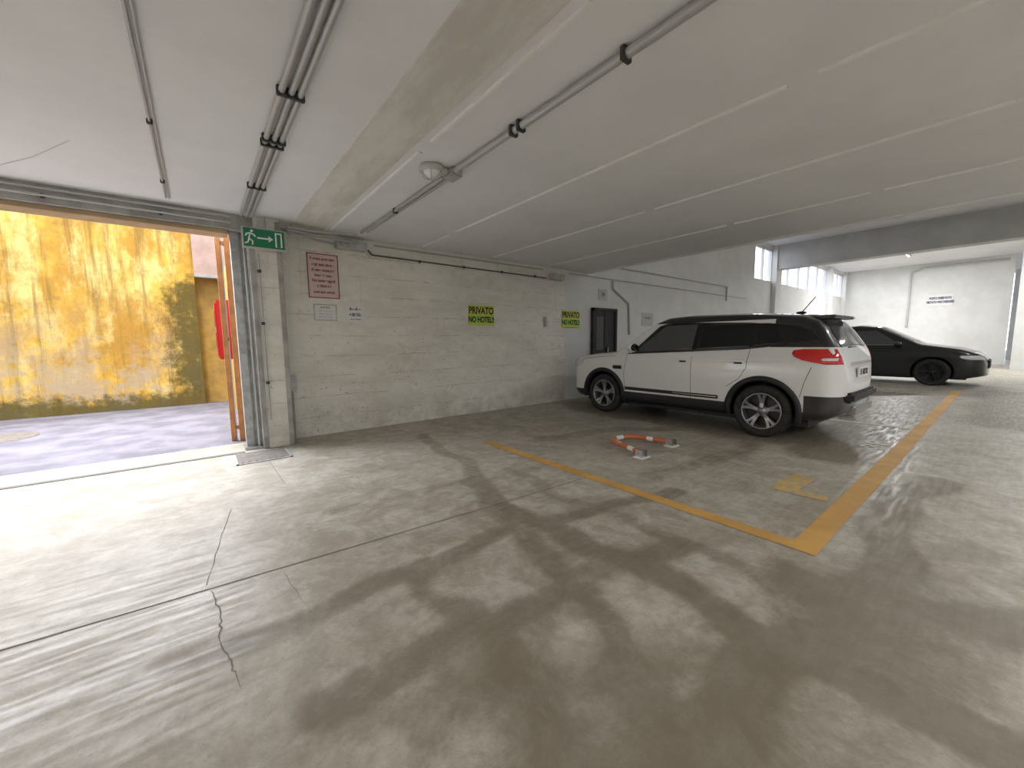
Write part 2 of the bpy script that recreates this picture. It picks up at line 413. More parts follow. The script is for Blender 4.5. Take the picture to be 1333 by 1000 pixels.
conduit('electrical_conduit',[[(.93,5.46,2.64),(1.35,5.52,2.655),(1.74,5.44,2.675)],[(.93,5.46,2.61),(1.3,5.56,2.62),(1.72,5.66,2.62)],[(.93,5.46,2.58),(1.3,5.62,2.57),(1.54,5.76,2.59)]],.014,M_pipe)
e=empty('junction_box'); box('case',1.56,1.96,5.70,5.849,2.54,2.65,M_box,e,.01); box('cover',1.58,1.94,5.69,5.70,2.555,2.635,M_post,e,.004)
e=empty('junction_box'); box('case',5.58,5.95,5.74,5.849,2.48,2.6,M_box,e,.01); box('cover',5.60,5.93,5.73,5.74,2.495,2.585,M_post,e,.004)
conduit('electrical_conduit',[[(7.64,5.84,2.63),(7.64,5.84,2.45),(8.25,5.84,2.15),(8.32,5.84,1.4)],[(7.64,5.84,2.95),(13.5,5.84,2.95),(13.5,5.84,2.5)]],.022,M_box)
conduit('electrical_conduit',[[(27.54,3.3,1.8),(27.54,3.3,4.4),(27.54,2.9,4.55),(27.54,.3,4.55)]],.05,M_box)
conduit('pillar_conduit',[[(.62,5.478,.35),(.62,5.478,2.3)]],.010,M_pipe,[(.62,5.478,z,'y') for z in (.8,1.5,2.1)])
# bulkhead lamp
B=empty('bulkhead_lamp')
def ell(name,loc,s,mat,parent,u=28,v=16):
    bm=bmesh.new(); bmesh.ops.create_uvsphere(bm,u_segments=u,v_segments=v,radius=1)
    for q in bm.verts: q.co=Vector((q.co.x*s[0]+loc[0],q.co.y*s[1]+loc[1],q.co.z*s[2]+loc[2]))
    me=bpy.data.meshes.new(name); bm.to_mesh(me); bm.free(); me.materials.append(mat)
    me.polygons.foreach_set('use_smooth',[True]*len(me.polygons))
    o=bpy.data.objects.new(name,me); COL.objects.link(o); o.parent=parent; return o
lathe('base_plate',[(0,0),(.095,0),(.105,-.02),(.10,-.045),(.085,-.05),(0,-.05)],M_box,B,36,'Z',(1.64,3.13,CZ))
ell('lens',(1.64,3.13,CZ-.05),(.082,.082,.05),M_lens,B)
for k in range(3):
    a=math.pi*k/3
    pts=[(1.64+.09*math.cos(t)*math.cos(a),3.13+.09*math.cos(t)*math.sin(a),CZ-.05-.058*math.sin(t)) for t in np.linspace(0,math.pi,13)]
    tube('guard_%d'%k,pts,.004,M_box,B)
box('lamp_entry',1.70,1.765,3.07,3.15,CZ-.05,CZ-.005,M_box,B,.008)
box('coupling',1.765,1.875,3.01,3.17,CZ-.07,CZ-.002,M_pipe,B,.01)

# ------------------------------------------------------------ SIGNS
RW=(math.pi/2,0,0)
def sign(name,x0,x1,z0,z1,y,mat,lines,tm,bold=0,frame=None,th=.012):
    e=empty(name)
    box('panel',x0,x1,y-th,y-.0005,z0,z1,mat,e,.002)
    if frame:
        for i,(a,b,c,d) in enumerate(((x0,x1,z0,z0+.012),(x0,x1,z1-.012,z1),(x0,x0+.012,z0,z1),(x1-.012,x1,z0,z1))):
            box('frame_%d'%i,a,b,y-th-.004,y-th+.002,c,d,frame,e)
    for i,(s,zz,size,sx) in enumerate(lines):
        text('text_%d'%i,s,size,((x0+x1)/2,y-th-.001,zz),RW,tm,e,bold,sx)
    return e
M_fg=newmat('fluo_green',(.45,.70,.10),.5)
for x0 in (3.68,5.96):
    y=5.85
    e=sign('private_parking_sign',x0,x0+.54,1.545,1.895,y,M_signy,[('PRIVATO',1.80,.165,.78),('NO HOTEL!!',1.645,.135,.72)],M_txt,.005)
    box('fluo_band',x0+.02,x0+.52,y-.0125,y-.0115,1.58,1.71,M_fg,e)
sign('regulations_sign',1.20,1.59,1.87,2.455,5.85,M_signp,[('E\' vietato parcheggiare',2.385,.046,.75),('negli spazi altrui e',2.31,.050,.78),('di usare acqua per',2.24,.050,.78),('lavare le auto.',2.17,.050,.78),('Non lasciare oggetti',2.10,.050,.72),('o rifiuti nei',2.03,.050,.78),('posti auto comuni',1.95,.046,.78)],M_txtr,.002,M_txtr)
sign('paper_notice',1.25,1.54,1.57,1.79,5.85,M_signw,[('AVVISO',1.745,.04,.9),('~~~ ~~~~ ~~',1.70,.035,.9),('~~~~ ~~~ ~',1.66,.035,.9),('~~~ ~~ ~~~~',1.62,.035,.9)],M_txtb,.0,M_post,.005)
e=sign('paper_notice',1.64,1.94,1.56,1.79,5.85,M_signw,[('A~-4 ~',1.74,.06,.9),('+38 02-',1.66,.06,.9),('~~ ~~~',1.60,.05,.9)],M_txtb,.002,None,.005)
sign('printed_notice',8.85,9.35,1.62,1.95,5.87,M_box,[('AVVISO',1.82,.08,1)],M_txt)
sign('printed_notice',7.15,7.45,2.17,2.42,5.87,M_box,[('3B',2.30,.12,1)],M_txt)
e=empty('reserved_parking_sign'); box('panel',27.57,27.6,1.85,2.65,2.72,3.25,M_signw,e)
for i,z in enumerate((3.08,2.9)): text('text_%d'%i,('POSTO RISERVATO','VIETATO PARCHEGGIO')[i],.14,(27.565,2.25,z),(math.pi/2,0,-math.pi/2),M_txtb,e,.008,.60)
# exit sign
E=empty('exit_sign')
EY=5.40
box('housing',.47,.90,EY,EY+.07,2.34,2.57,M_box,E,.008)
box('face',.485,.885,EY-.004,EY+.002,2.355,2.555,M_green,E)
def poly(name,pts,y,mat,parent,th=.003):
    n=len(pts); V=[(x,y-th,z) for x,z in pts]+[(x,y,z) for x,z in pts]
    F=[tuple(range(n)),tuple(range(2*n-1,n-1,-1))]+[(i,i+n,(i+1)%n+n,(i+1)%n) for i in range(n)]
    o=mobj(name,V,F,mat,parent); recalc(o); return o
poly('arrow_shaft',[(.615,2.447),(.735,2.447),(.735,2.465),(.615,2.465)],EY-.004,M_sigw,E)
poly('arrow_head',[(.725,2.42),(.770,2.456),(.725,2.492)],EY-.004,M_sigw,E)
poly('door_symbol',[(.79,2.375),(.86,2.375),(.86,2.535),(.79,2.535)],EY-.004,M_sigw,E)
poly('door_inner',[(.805,2.375),(.845,2.375),(.845,2.52),(.805,2.52)],EY-.007,M_green,E,.001)
ell('runner_head',(.565,EY-.005,2.525),(.014,.003,.014),M_sigw,E,16,8)
for i,p in enumerate(([(.55,2.505),(.535,2.44)],[(.535,2.44),(.57,2.415),(.565,2.375)],[(.535,2.44),(.525,2.40),(.495,2.385)],[(.552,2.50),(.585,2.485),(.60,2.465)],[(.548,2.50),(.515,2.49),(.505,2.465)])):
    tube('runner_limb_%d'%i,[(a,EY-.004,b) for a,b in p],.0085,M_sigw,E)
tube('exit_feed',[(.70,EY+.04,2.57),(.70,EY+.04,2.70)],.012,M_pipe,E)
e=empty('socket_box'); box('body',.88,.98,5.76,5.85,.64,.84,M_box,e,.01); tube('drop',[(.93,5.82,.02),(.93,5.82,.64)],.01,M_pipe,e); box('lid',.89,.97,5.752,5.762,.66,.82,M_post,e,.003)
e=empty('alarm_box'); box('body',5.45,5.52,5.81,5.85,1.55,1.75,M_box,e,.008); box('button',5.47,5.50,5.80,5.81,1.63,1.67,M_post,e)
# door
D=empty('door_1')
box('leaf',6.96,7.70,5.82,5.865,0,1.93,M_door,D,.004)
for i,(a,b,c,d) in enumerate(((6.90,6.97,0,1.99),(7.69,7.76,0,1.99),(6.90,7.76,1.93,1.99))): box('frame_%d'%i,a,b,5.79,5.868,c,d,M_door,D,.004)
box('centre_seam',7.32,7.335,5.812,5.822,0,1.93,M_black,D); box('handle',7.40,7.43,5.78,5.82,.95,1.1,M_steel,D,.005)
box('panel_upper',7.03,7.28,5.812,5.822,1.05,1.8,newmat('door_pane',(.07,.07,.07),.5),D)
# ------------------------------------------------------------ FLOOR MARKINGS
e=empty('parking_line')
ribbon('side_line',[(2.76,4.05),(2.76,2.5),(2.76,.62)],.12,.003,M_line,e)
ribbon('front_line',[(2.70,.68),(6,.68),(13.5,.70)],.14,.0034,M_line,e)
ribbon('bay_divider',[(7.6,.75),(7.6,5.3)],.10,.003,M_linew,e)
ribbon('bay_divider_far',[(12.6,.8),(12.6,5.3)],.10,.003,M_linew,e)
ribbon('worn_patch',[(3.74,1.15),(3.76,.80)],.12,.003,M_stub,e)
ribbon('worn_patch_2',[(3.74,1.10),(4.25,1.08)],.18,.0028,M_stub,e)
text('bay_number','38',.30,(6.15,.89,.004),(0,0,0),M_linew,e,.010,1.6,0.0005)
e=empty('floor_joint')
ribbon('joint_a',[(-6,2.62),(-.74,2.51),(.4,2.45),(1.55,2.39),(2.7,2.34)],.008,.002,M_joint,e)
ribbon('joint_b',[(.5,5.48),(.52,4.0)],.004,.002,M_joint,e)
def jag(pts,n,amp,seed):
    random.seed(seed); out=[]
    for (a,b) in zip(pts[:-1],pts[1:]):
        for k in range(n):
            t=k/n; out.append((a[0]+(b[0]-a[0])*t+random.uniform(-amp,amp),a[1]+(b[1]-a[1])*t+random.uniform(-amp,amp)))
    out.append(pts[-1]); return out
e=empty('floor_crack')
for i,(p,w) in enumerate((([(.10,3.6),(.02,3.1),(-.06,2.52)],.004),([(-.04,2.45),(-.01,2.2),(-.02,2.0),(.01,1.80)],.006),([(.01,1.8),(.03,1.65)],.003),([(.28,2.4),(.3,2.1),(.33,1.9)],.002),([(-.5,3.7),(-.1,3.9),(.5,4.2)],.002),([(.35,.95),(.6,.85),(.7,.55)],.002),([(1.8,4.6),(2.6,4.9)],.003),([(-.3,1.3),(-.1,1.15),(.05,1.2)],.002),([(1.0,4.4),(1.1,3.8),(1.0,3.3)],.002))):
    q=jag(p,7,.006,i); ribbon('crack_%d'%i,q,w,.0022,M_crack,e,[w*random.uniform(.3,1.1) for _ in q])
e=empty('threshold_rail')
box('rail',-6,.34,5.455,5.50,-.01,.006,M_joint,e); box('rail_edge',-6,.34,5.50,5.53,-.01,.004,M_joint,e)
e=empty('drain_cover')
box('plate',.24,.72,4.93,5.40,0,.006,M_grate,e)
for k in range(7): box('rib_%d'%k,.27+k*.062,.29+k*.062,4.96,5.37,.006,.011,M_grate,e)
for k,(a,b,c,d) in enumerate(((.22,.74,4.91,4.93),(.22,.74,5.40,5.42),(.22,.24,4.91,5.42),(.72,.74,4.91,5.42))): box('rim_%d'%k,a,b,c,d,0,.009,M_post,e)
e=empty('manhole_cover'); lathe('lid',[(0,.006),(.33,.006),(.35,0)],M_grate,e,40,'Z',(-2.3,8.6,0)); lathe('rim',[(.35,0),(.36,.01),(.40,.01),(.41,0)],M_grate,e,40,'Z',(-2.3,8.6,0))
# ------------------------------------------------------------ FOLDED PARKING BARRIER
PB=empty('parking_barrier')
path3=[(3.66,2.42,.05),(3.72,2.62,.055),(3.79,2.84,.06),(3.87,2.92,.06),(4.0,2.93,.06),(4.12,2.88,.06),(4.19,2.80,.06),(4.25,2.62,.055),(4.31,2.46,.05)]
tube('hoop',path3,.024,M_barr,PB,True,10)
for i,(p,q) in enumerate((((3.685,2.50,.052),(3.712,2.59,.0545)),((4.225,2.69,.057),(4.247,2.62,.0555)),((3.93,2.93,.06),(4.05,2.92,.06)),((3.75,2.72,.058),(3.775,2.79,.059)))):
    tube('white_band_%d'%i,[p,q],.0265,M_barw,PB)
for i,(x,y) in enumerate(((3.65,2.38),(4.32,2.42))):
    box('foot_%d'%i,x-.08,x+.08,y-.06,y+.06,0,.012,M_barw,PB,.004)
    box('bracket_%d_a'%i,x-.045,x-.035,y-.04,y+.05,.01,.085,M_steel,PB,.002); box('bracket_%d_b'%i,x+.035,x+.045,y-.04,y+.05,.01,.085,M_steel,PB,.002)
    tube('pin_%d'%i,[(x-.06,y+.02,.05),(x+.06,y+.02,.05)],.010,M_steel,PB)

# ------------------------------------------------------------ CARS
def smooth_interp(pts,lo,hi,win):
    xs=np.linspace(lo,hi,1400); ys=np.interp(xs,[p[0] for p in pts],[p[1] for p in pts])
    k=max(3,int(win/(hi-lo)*1400)|1); w=np.hanning(k+2)[1:-1]; w/=w.sum()
    yp=np.concatenate([np.full(k//2,ys[0]),ys,np.full(k//2,ys[-1])]); ys=np.convolve(yp,w,'valid')
    return lambda x: float(np.interp(x,xs,ys))
class Car:
    def __init__(s,name,loc,rz,L2,top,bot,E,rad,wb,rw,mats,xsf,xsr,px=6,pq=4):
        s.root=empty(name,loc,rz); s.L2=L2
        s.top=smooth_interp(top,-L2,L2,.05); s.bot=smooth_interp(bot,-L2,L2,.1); s.E=smooth_interp(E,0,1.8,.10)
        s.rad=smooth_interp(rad,-L2,L2,.2); s.xsf=xsf; s.xsr=xsr; s.px=px; s.pq=pq; s.wb=wb; s.rw=rw
        M_body=mats['body']
        N=26;A=7;T=9
        st=[L2*.9996*math.sin(u*math.pi/2) for u in np.linspace(-1,1,190)]
        V=[];F=[];rings=[]
        for x in st:
            zt=s.top(x);zb=s.bot(x);r=min(s.rad(x),(zt-zb)*.45); zs=zt-r
            half=[]
            for k in range(N): 
                z=zb+(zs-zb)*k/(N-1); y=s.Y(x,z)
                e=(z-zb)/.09
                if e<1: y*=1-.06*(1-e)**2
                half.append((y,z))
            y0=half[-1][0]; rr=min(r,y0*.8)
            for k in range(1,A+1):
                a=math.pi/2*k/A; half.append((y0-rr+rr*math.cos(a),zs+r*math.sin(a)))
            yt=y0-rr; cr=.035*min(1,yt/.5)
            for k in range(1,T): 
                y=yt*(1-k/(T-1)); half.append((y,zt+cr*(1-(y/yt)**2)))
            ring=[(x,y,z) for y,z in half]+[(x,-y,z) for y,z in half[-2::-1]]
            rings.append(ring)
        n=len(rings[0])
        for r_ in rings: V+=r_
        for i in range(len(rings)-1):
            for k in range(n):
                k2=(k+1)%n; F.append((i*n+k,i*n+k2,(i+1)*n+k2,(i+1)*n+k))
        F.append(tuple(range(n))); F.append(tuple((len(rings)-1)*n+k for k in range(n-1,-1,-1)))
        b=mobj('body',V,F,[M_body,M_black],s.root,True); recalc(b)
        for wx in wb:
            bm=bmesh.new(); bmesh.ops.create_cone(bm,cap_ends=True,segments=56,radius1=rw+.055,radius2=rw+.055,depth=2.4)
            bmesh.ops.transform(bm,matrix=Matrix.Translation((wx,0,rw+.01))@Matrix.Rotation(math.pi/2,4,'X'),verts=bm.verts)
            me=bpy.data.meshes.new('cut'); bm.to_mesh(me); bm.free(); me.materials.append(M_black)
            c=bpy.data.objects.new('cut',me); COL.objects.link(c); c.parent=s.root
            bpy.context.view_layer.update()
            md=b.modifiers.new('cut','BOOLEAN'); md.object=c; md.operation='DIFFERENCE'; md.solver='EXACT'; md.material_mode='TRANSFER'
            dg=bpy.context.evaluated_depsgraph_get(); nm=bpy.data.meshes.new_from_object(b.evaluated_get(dg))
            b.modifiers.clear(); b.data=nm; bpy.data.objects.remove(c)
        b.data.set_sharp_from_angle(angle=math.radians(40))
        s.body=b
        for i,wx in enumerate(wb):
            box('inner_well_%d'%i,wx-.42,wx+.42,-.55,.55,.25,.72,M_black,s.root)
        box('underbody',-L2+.35,L2-.35,-.7,.7,.17,.34,M_black,s.root)
    def Y(s,x,z):
        xs=s.xsf if x>0 else s.xsr
        t=max(0,(abs(x)-xs)/(s.L2-xs)); p=max(1e-6,1-min(t,1)**s.px)**(1/s.pq)
        return s.E(z)*p
    def patch(s,name,rows,off,mat,ncol=24,both=True):
        grid=[[(x0+(x1-x0)*k/ncol,z) for k in range(ncol+1)] for z,x0,x1 in rows]
        s.grid(name,grid,off,mat)
    def patchq(s,name,x0,x1,zlo,zhi,off,mat,nrow=12,ncol=30):
        g=[]
        for i in range(nrow+1):
            f=i/nrow; a=x0(f);b=x1(f); row=[]
            for k in range(ncol+1):
                x=a+(b-a)*k/ncol; lo=zlo(x);hi=zhi(x); row.append((x,lo+(hi-lo)*f))
            g.append(row)
        s.grid(name,g,off,mat)
    def grid(s,name,grid,off,mat):
        m=len(grid[0])
        for sg in (1,-1):
            V=[(x,sg*(s.Y(x,z)+off),z) for row in grid for x,z in row];F=[]
            for i in range(len(grid)-1):
                for k in range(m-1): F.append((i*m+k,i*m+k+1,(i+1)*m+k+1,(i+1)*m+k))
            o=mobj(name+('_l' if sg>0 else '_r'),V,F,mat,s.root,True)
            bm=bmesh.new(); bm.from_mesh(o.data)
            for f in bm.faces:
                if f.normal.y*sg<0: f.normal_flip()
            bm.to_mesh(o.data); bm.free()
            sm=o.modifiers.new('t','SOLIDIFY'); sm.thickness=.004; sm.offset=-1
    def line(s,name,pts,off,w,mat):
        for sg in (1,-1):
            P=[]
            for a,b in zip(pts[:-1],pts[1:]):
                for k in range(8): t=k/8; x=a[0]+(b[0]-a[0])*t; z=a[1]+(b[1]-a[1])*t; P.append((x,sg*(s.Y(x,z)+off),z))
            x,z=pts[-1]; P.append((x,sg*(s.Y(x,z)+off),z))
            tube(name+('_l' if sg>0 else '_r'),P,w,mat,s.root)
    def top_patch(s,name,x0,x1,yw0,yw1,off,mat):
        V=[];F=[];n=16;m=17
        for i in range(n+1):
            x=x0+(x1-x0)*i/n; zt=s.top(x); r=min(s.rad(x),.5); yt=s.Y(x,zt-r)-r; w=yw0+(yw1-yw0)*i/n
            for k in range(m+1):
                y=-w+2*w*k/m; z=zt+.035*max(0,(1-(y/max(yt,.2))**2))
                V.append((x,y,z))
        for i in range(n):
            for k in range(m): F.append((i*(m+1)+k,i*(m+1)+k+1,(i+1)*(m+1)+k+1,(i+1)*(m+1)+k))
        o=mobj(name,V,F,mat,s.root,True)
        bm=bmesh.new(); bm.from_mesh(o.data)
        for f in bm.faces:
            if f.normal.z<0: f.normal_flip()
        bm.normal_update()
        for v in bm.verts: v.co+=v.normal*off
        bm.to_mesh(o.data); bm.free()
    def arch(s,mat,w=.06,off=.014):
        for i,wx in enumerate(s.wb):
            for sg in (1,-1):
                V=[];F=[];n=40
                for k in range(n+1):
                    a=math.radians(-14+208*k/n)
                    for j,(rr,oo) in enumerate(((s.rw+.045,-.06),(s.rw+.045,off),(s.rw+.06,off+.006),(s.rw+.05+w,off),(s.rw+.056+w,-.01))):
                        x=wx+rr*math.cos(a); z=s.rw+.01+rr*math.sin(a); V.append((x,sg*(s.Y(x,max(z,.25))+oo),z))
                for k in range(n):
                    for j in range(4): F.append((k*5+j,k*5+j+1,k*5+5+j+1,k*5+5+j))
                o=mobj('arch_trim_%d_%s'%(i,'l' if sg>0 else 'r'),V,F,mat,s.root,True); recalc(o)
    def wheels(s,yc,spoke_mat,back_mat,tw=.215,nsp=5):
        for i,wx in enumerate(s.wb):
            for sg in (1,-1):
                e=empty('wheel_%d%s'%(i,'l' if sg>0 else 'r'),(wx,sg*yc,s.rw),0 if sg>0 else math.pi); e.parent=s.root
                R=s.rw; ri=R-.105; h=tw/2
                lathe('tyre',[(ri,-h*.8),(ri+.03,-h),(R-.03,-h),(R-.006,-h*.8),(R,-h*.5),(R,h*.5),(R-.006,h*.8),(R-.03,h),(ri+.03,h),(ri,h*.8),(ri,-h*.8)],M_tyre,e)
                for g in (-.5,-.17,.17,.5): lathe('groove',[(R+.0008,h*g-.004),(R+.0008,h*g+.004)],M_black,e)
                lathe('rim',[(ri+.004,h*.82),(ri-.004,h*.92),(ri-.014,h*.86),(ri-.02,h*.5),(ri-.03,-h*.6)],spoke_mat,e)
                lathe('rim_back',[(0,h*.1),(ri-.02,h*.02)],back_mat,e)
                lathe('hub',[(0,h*.78),(.03,h*.76),(.034,h*.70),(.07,h*.55),(.072,h*.1)],spoke_mat,e)
                for k in range(nsp):
                    for da in (-.13,.13):
                        a=2*math.pi*k/nsp+math.pi/2
                        V=[];F=[]
                        prof=[(.045,.034,.66),(.10,.032,.62),(.16,.032,.70),(ri-.012,.040,.86)]
                        for (rr,ww,hh) in prof:
                            ang=a+da*(rr/ri)*1.35
                            c=Vector((rr*math.cos(ang),0,rr*math.sin(ang))); tn=Vector((-math.sin(ang),0,math.cos(ang)))
                            for q,y in ((-ww*.5,h*hh-.03),(-ww*.5,h*hh),(ww*.5,h*hh),(ww*.5,h*hh-.03)):
                                p=c+tn*q; V.append((p.x,y,p.z))
                        for j in range(len(prof)-1):
                            for q in range(4): q2=(q+1)%4; F.append((j*4+q,j*4+q2,j*4+4+q2,j*4+4+q))
                        o=mobj('spoke_%d'%k,V,F,spoke_mat,e); recalc(o)
                for k in range(5):
                    a=2*math.pi*k/5+.3; lathe('bolt_%d'%k,[(0,h*.62),(.008,h*.62),(.009,h*.5)],M_steel,e,10,'Y',(.052*math.cos(a),0,.052*math.sin(a)))

def paint(name,col,rules,second=(.018,.018,.02)):
    m=newmat(name,col,.28,coat=.8); t=NT(m); o=t.xyz(); f=None
    for terms in rules:
        g=None
        for ax,op,val in terms:
            q=t.math('LESS_THAN' if op=='<' else 'GREATER_THAN',o[ax],val)
            g=q if g is None else t.math('MULTIPLY',g,q)
        f=g if f is None else t.math('MAXIMUM',f,g)
    t.out(t.mix(f,col,second)); return m
# ---- white compact SUV, nose towards the back wall (+Y)
white=paint('white_car_paint',(.84,.84,.83),[[(2,'<',.38)],[(2,'<',.58),(0,'<',-1.70)],[(2,'>',1.505),(0,'<',.42)],[(2,'>',1.15),(0,'<',-1.30)]])
top=[(-2.07,.62),(-2.062,.72),(-2.045,.80),(-2.02,1.00),(-1.97,1.12),(-1.83,1.36),(-1.74,1.47),(-1.58,1.53),(-1.0,1.585),(-.1,1.61),(.20,1.595),(.38,1.525),(.96,1.09),(1.06,1.055),(1.5,1.02),(1.85,.965),(2.0,.88),(2.05,.78),(2.07,.64)]
bot=[(-2.07,.40),(-1.9,.30),(-1.5,.24),(1.5,.22),(1.9,.26),(2.07,.36)]
E=[(0,.80),(.2,.82),(.34,.868),(.42,.868),(.50,.868),(.70,.884),(.84,.888),(.95,.882),(1.04,.862),(1.10,.83),(1.14,.81),(1.3,.735),(1.48,.645),(1.6,.58),(1.8,.52)]
rad=[(-2.07,.05),(-1.9,.17),(-1.5,.13),(.2,.10),(.5,.07),(1.1,.08),(2.07,.14)]
suv=Car('suv',(6.43,3.18,0),math.pi/2,2.07,top,bot,E,rad,(1.25,-1.25),.336,{'body':white},1.40,1.42)
belt=lambda x: 1.085-.05*x if x>-1.0 else 1.135+(-1.0-x)*.12
def roofl(x):
    return 1.485-.015*max(0,-x-.2)-.12*max(0,-x-1.25)
wfr=lambda f: .70-f*.42
suv.patchq('glasshouse_black',lambda f:-1.80+.16*f,lambda f:wfr(f),lambda x:belt(x)-.012,lambda x:roofl(x)+.02,.003,M_gloss)
suv.patchq('window_front',lambda f:-.30,lambda f:wfr(f)-.06-.03*f,lambda x:belt(x)+.012,lambda x:roofl(x)-.008,.0065,M_glassl)
suv.patchq('window_rear',lambda f:-1.05,lambda f:-.38,lambda x:belt(x)+.012,lambda x:roofl(x)-.008,.0065,M_glass)
suv.patchq('window_quarter',lambda f:-1.42+.10*f,lambda f:-1.12,lambda x:belt(x)+.012,lambda x:roofl(x)-.012,.0065,M_glass)
suv.patchq('belt_moulding',lambda f:-1.55,lambda f:.75,lambda x:belt(x)-.014,lambda x:belt(x)+.001,.008,M_black,3)
suv.top_patch('windshield',.92,.40,.62,.52,.006,M_glass)
suv.top_patch('rear_window',-1.96,-1.76,.60,.50,.006,M_glass)
suv.arch(M_black,.055)
suv.patch('sill_cladding',[(z,-.86,.86) for z in (.25,.30,.35,.385,.41)],.012,M_black)
suv.patch('door_moulding',[(z,-.72,.80) for z in (.44,.455,.47,.49)],.010,M_black)
suv.patch('door_moulding_chrome',[(.458,-.70,-.05),(.472,-.70,-.05)],.015,M_chrome)
for nm,pts in (('seam_front_door',[(.80,.40),(.82,.7),(.76,1.04)]),('seam_b',[(-.33,.40),(-.33,1.09)]),('seam_rear_door',[(-.82,.62),(-.98,.74),(-1.06,.88),(-1.08,1.12)]),('seam_fender',[(.84,.40),(.84,.45)]),('seam_hood',[(1.0,1.0),(1.6,.95),(1.9,.87)]),('seam_bumper_rear',[(-1.66,.56),(-1.70,.74),(-1.76,.92)]),('seam_sill',[(-.86,.405),(.86,.405)])):
    suv.line(nm,pts,-.0005,.003,M_black)
suv.line('shoulder_crease',[(-1.6,.97),(-.9,.95),(.9,.91)],-.003,.005,white)
for sg in (1,-1):
    for i,x in enumerate((-.20,-.96)):
        y=suv.Y(x,.93); box('handle_%d'%i,x-.10,x+.10,sg*y-.01 if sg>0 else -y-.035,sg*y+.035 if sg>0 else -y+.01,.955,.982,white,suv.root,.008)
        box('handle_cup_%d'%i,x-.05,x+.05,sg*(y)-.004,sg*(y)+.004,.93,.955,M_black,suv.root,.002)
    ell('mirror',(.60,sg*.965,1.14),(.075,.115,.075),white,suv.root)
    ell('mirror_glass',(.57,sg*.965,1.14),(.06,.10,.062),M_gloss,suv.root)
    box('mirror_arm',.56,.66,min(sg*.80,sg*.90),max(sg*.80,sg*.90),1.08,1.11,M_black,suv.root,.01)
suv.patch('tail_lamp',[(.955,-1.88,-2.02),(.975,-1.78,-2.015),(1.00,-1.66,-2.01),(1.04,-1.58,-2.0),(1.08,-1.55,-1.98),(1.115,-1.56,-1.965),(1.13,-1.66,-1.955)],.010,M_redlamp,30)
suv.patch('tail_lamp_clear',[(.995,-1.86,-1.98),(1.01,-1.84,-1.98),(1.025,-1.86,-1.98)],.015,M_lampw,16)
suv.patch('head_lamp',[(.78,1.88,2.02),(.82,1.76,2.02),(.87,1.70,2.0),(.91,1.68,1.95)],.008,M_lampw,20)
suv.patch('fender_vent',[(.78,.86,1.02),(.81,.86,1.05),(.84,.87,1.02)],.006,M_black,8)
R=suv.root
box('rear_bumper_step',-2.11,-1.98,-.62,.62,.50,.62,M_black,R,.03)
box('skid_plate',-2.10,-2.0,-.45,.45,.33,.45,M_steel,R,.02)
box('plate',-2.072,-2.055,-.26,.26,.78,.90,M_signw,R,.004)
text('plate_text','FL 482 KR',.10,(-2.074,0,.84),(math.pi/2,0,-math.pi/2),M_txt,R,.002,.9)
box('tailgate_garnish',-2.055,-2.01,-.45,.45,.93,.97,M_chrome,R,.006)
box('exhaust',-2.12,-1.95,.42,.50,.28,.34,M_steel,R,.02)
box('roof_spoiler',-1.86,-1.56,-.47,.47,1.495,1.535,M_gloss,R,.015)
box('rear_wiper',-1.975,-1.955,-.05,.35,1.13,1.15,M_black,R,.004)
ell('antenna_base',(-1.38,0,1.60),(.06,.025,.02),M_black,R,16,8)
tube('antenna',[(-1.39,0,1.61),(-1.53,0,1.80)],.006,M_black,R)
box('grille',2.02,2.08,-.5,.5,.62,.74,M_black,R,.02)
suv.wheels(.765,M_alloy,M_alloyd)

# ---- dark sedan, nose towards the camera side (-Y)
black=paint('black_car_paint',(.012,.014,.016),[[(2,'<',.28)]])
top=[(-2.30,.74),(-2.28,.94),(-2.22,1.06),(-1.85,1.16),(-1.3,1.38),(-.7,1.55),(-.2,1.60),(.25,1.55),(1.05,1.10),(1.15,1.06),(1.8,.95),(2.1,.85),(2.24,.72),(2.30,.58)]
bot=[(-2.3,.38),(-1.9,.24),(1.9,.20),(2.3,.30)]
E2=[(0,.82),(.25,.88),(.5,.915),(.75,.925),(.9,.91),(1.0,.885),(1.1,.85),(1.3,.77),(1.45,.70),(1.6,.62),(1.8,.55)]
rad2=[(-2.3,.06),(-1.9,.12),(.2,.12),(.6,.08),(2.3,.12)]
sed=Car('sedan',(15.75,2.60,0),-math.pi/2,2.30,top,bot,E2,rad2,(1.36,-1.36),.345,{'body':black},1.4,1.6)
zz=np.linspace(1.07,1.45,10)
sed.patch('window_front',[(z,-.20,.72-(z-1.07)*1.35) for z in zz],.004,M_glassl)
sed.patch('window_rear',[(z,-1.0-(1.45-z)*.45,-.28) for z in zz],.004,M_glassl)
sed.patch('window_chrome',[(1.052,-1.35,.78),(1.062,-1.35,.77)],.005,M_chrome)
sed.top_patch('windshield',.98,.30,.62,.55,.006,M_glassl)
for nm,pts in (('seam_f',[(.82,.35),(.86,.7),(.78,1.0)]),('seam_b',[(-.24,.32),(-.24,1.0)]),('seam_r',[(-.95,.5),(-1.05,.7),(-1.15,1.0)])): sed.line(nm,pts,0,.003,M_black)
sed.patch('head_lamp',[(.68,2.0,2.22),(.72,1.85,2.23),(.76,1.82,2.2),(.79,1.85,2.15)],.006,M_lampw,16)
sed.patch('tail_lamp',[(.82,-1.95,-2.25),(.90,-1.85,-2.25),(.95,-1.95,-2.22)],.006,M_redlamp,16)
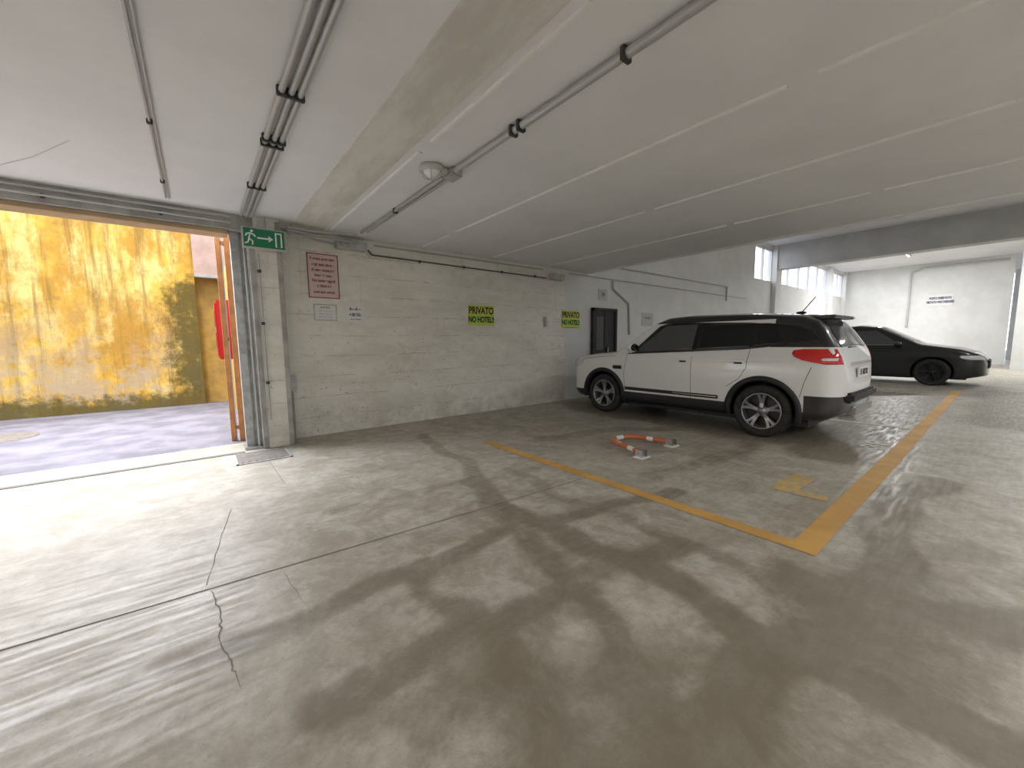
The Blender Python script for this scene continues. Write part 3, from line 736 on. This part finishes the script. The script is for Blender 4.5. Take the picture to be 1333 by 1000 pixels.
for sg in (1,-1):
    ell('mirror',(.70,sg*.99,1.08),(.08,.11,.065),black,sed.root); box('mirror_arm',.68,.75,min(sg*.84,sg*.92),max(sg*.84,sg*.92),1.04,1.06,M_black,sed.root,.01)
    for x in (-.12,-1.0): y=sed.Y(x,.86); box('handle',x-.1,x+.1,sg*y-.015,sg*y+.03 if sg>0 else sg*y+.015,.85,.875,M_gloss,sed.root,.006)
box('grille',2.22,2.31,-.5,.5,.45,.68,M_black,sed.root,.02)
sed.wheels(.80,M_alloyd,M_black)

# ------------------------------------------------------------ LIGHT
w=bpy.data.worlds.new('World'); S.world=w; w.use_nodes=True
bg=w.node_tree.nodes['Background']; bg.inputs[0].default_value=(.84,.91,1,1); bg.inputs[1].default_value=3.0
def area(name,loc,sx,sy,power,col=(1,1,1),d=(0,0,-1)):
    l=bpy.data.lights.new(name,'AREA'); l.shape='RECTANGLE'; l.size=sx; l.size_y=sy; l.energy=power; l.color=col
    o=bpy.data.objects.new(name,l); o.location=loc; o.rotation_euler=(-Vector(d)).to_track_quat('Z','Y').to_euler(); COL.objects.link(o); return o
su=bpy.data.lights.new('sun','SUN'); su.energy=1.5; su.angle=math.radians(8); su.color=(1,.95,.85)
so=bpy.data.objects.new('sun',su); COL.objects.link(so); so.rotation_euler=Vector((-.25,-.75,1.0)).to_track_quat('Z','Y').to_euler()
area('entrance_fill',(-2.0,8.6,4.9),5,2.5,1300,(.86,.90,1),(.12,-.88,-.48))  # unseen area lamp added outside the opening to brighten the floor inside
def fill_fixture(x,y,z,power,ln=1.2,col=(.99,.99,1.0)):  # unseen fixtures added to fill the interior with light
    e=empty('ceiling_fill_light')
    box('housing',x-ln/2,x+ln/2,y-.07,y+.07,z-.05,z,M_box,e,.01)
    tube('tube',[(x-ln/2+.05,y,z-.07),(x+ln/2-.05,y,z-.07)],.018,M_tube,e)
    l=area('glow',(x,y,z-.11),ln,.12,power,col); l.parent=e
fill_fixture(-1.5,-2.2,CZ,85); fill_fixture(2.5,-2.8,CZ,80); fill_fixture(5.8,-2.8,CZ,65)
fill_fixture(11,-1.5,4.75,110); fill_fixture(21,-1.5,4.75,240); fill_fixture(23.5,3,4.75,300)

# ------------------------------------------------------------ CAMERA
cd=bpy.data.cameras.new('camera'); cam=bpy.data.objects.new('camera',cd); COL.objects.link(cam)
cd.sensor_width=36; cd.lens=512.9/1333*36; cd.clip_start=.02; cd.clip_end=300
R3=Matrix(((0.78354,0.07457,-0.61685),(-0.62124,0.07603,-0.77992),(-0.01126,0.99431,0.1059)))
M=R3.to_4x4(); M.translation=Vector((0,0,1.25)); cam.matrix_world=M
S.camera=cam
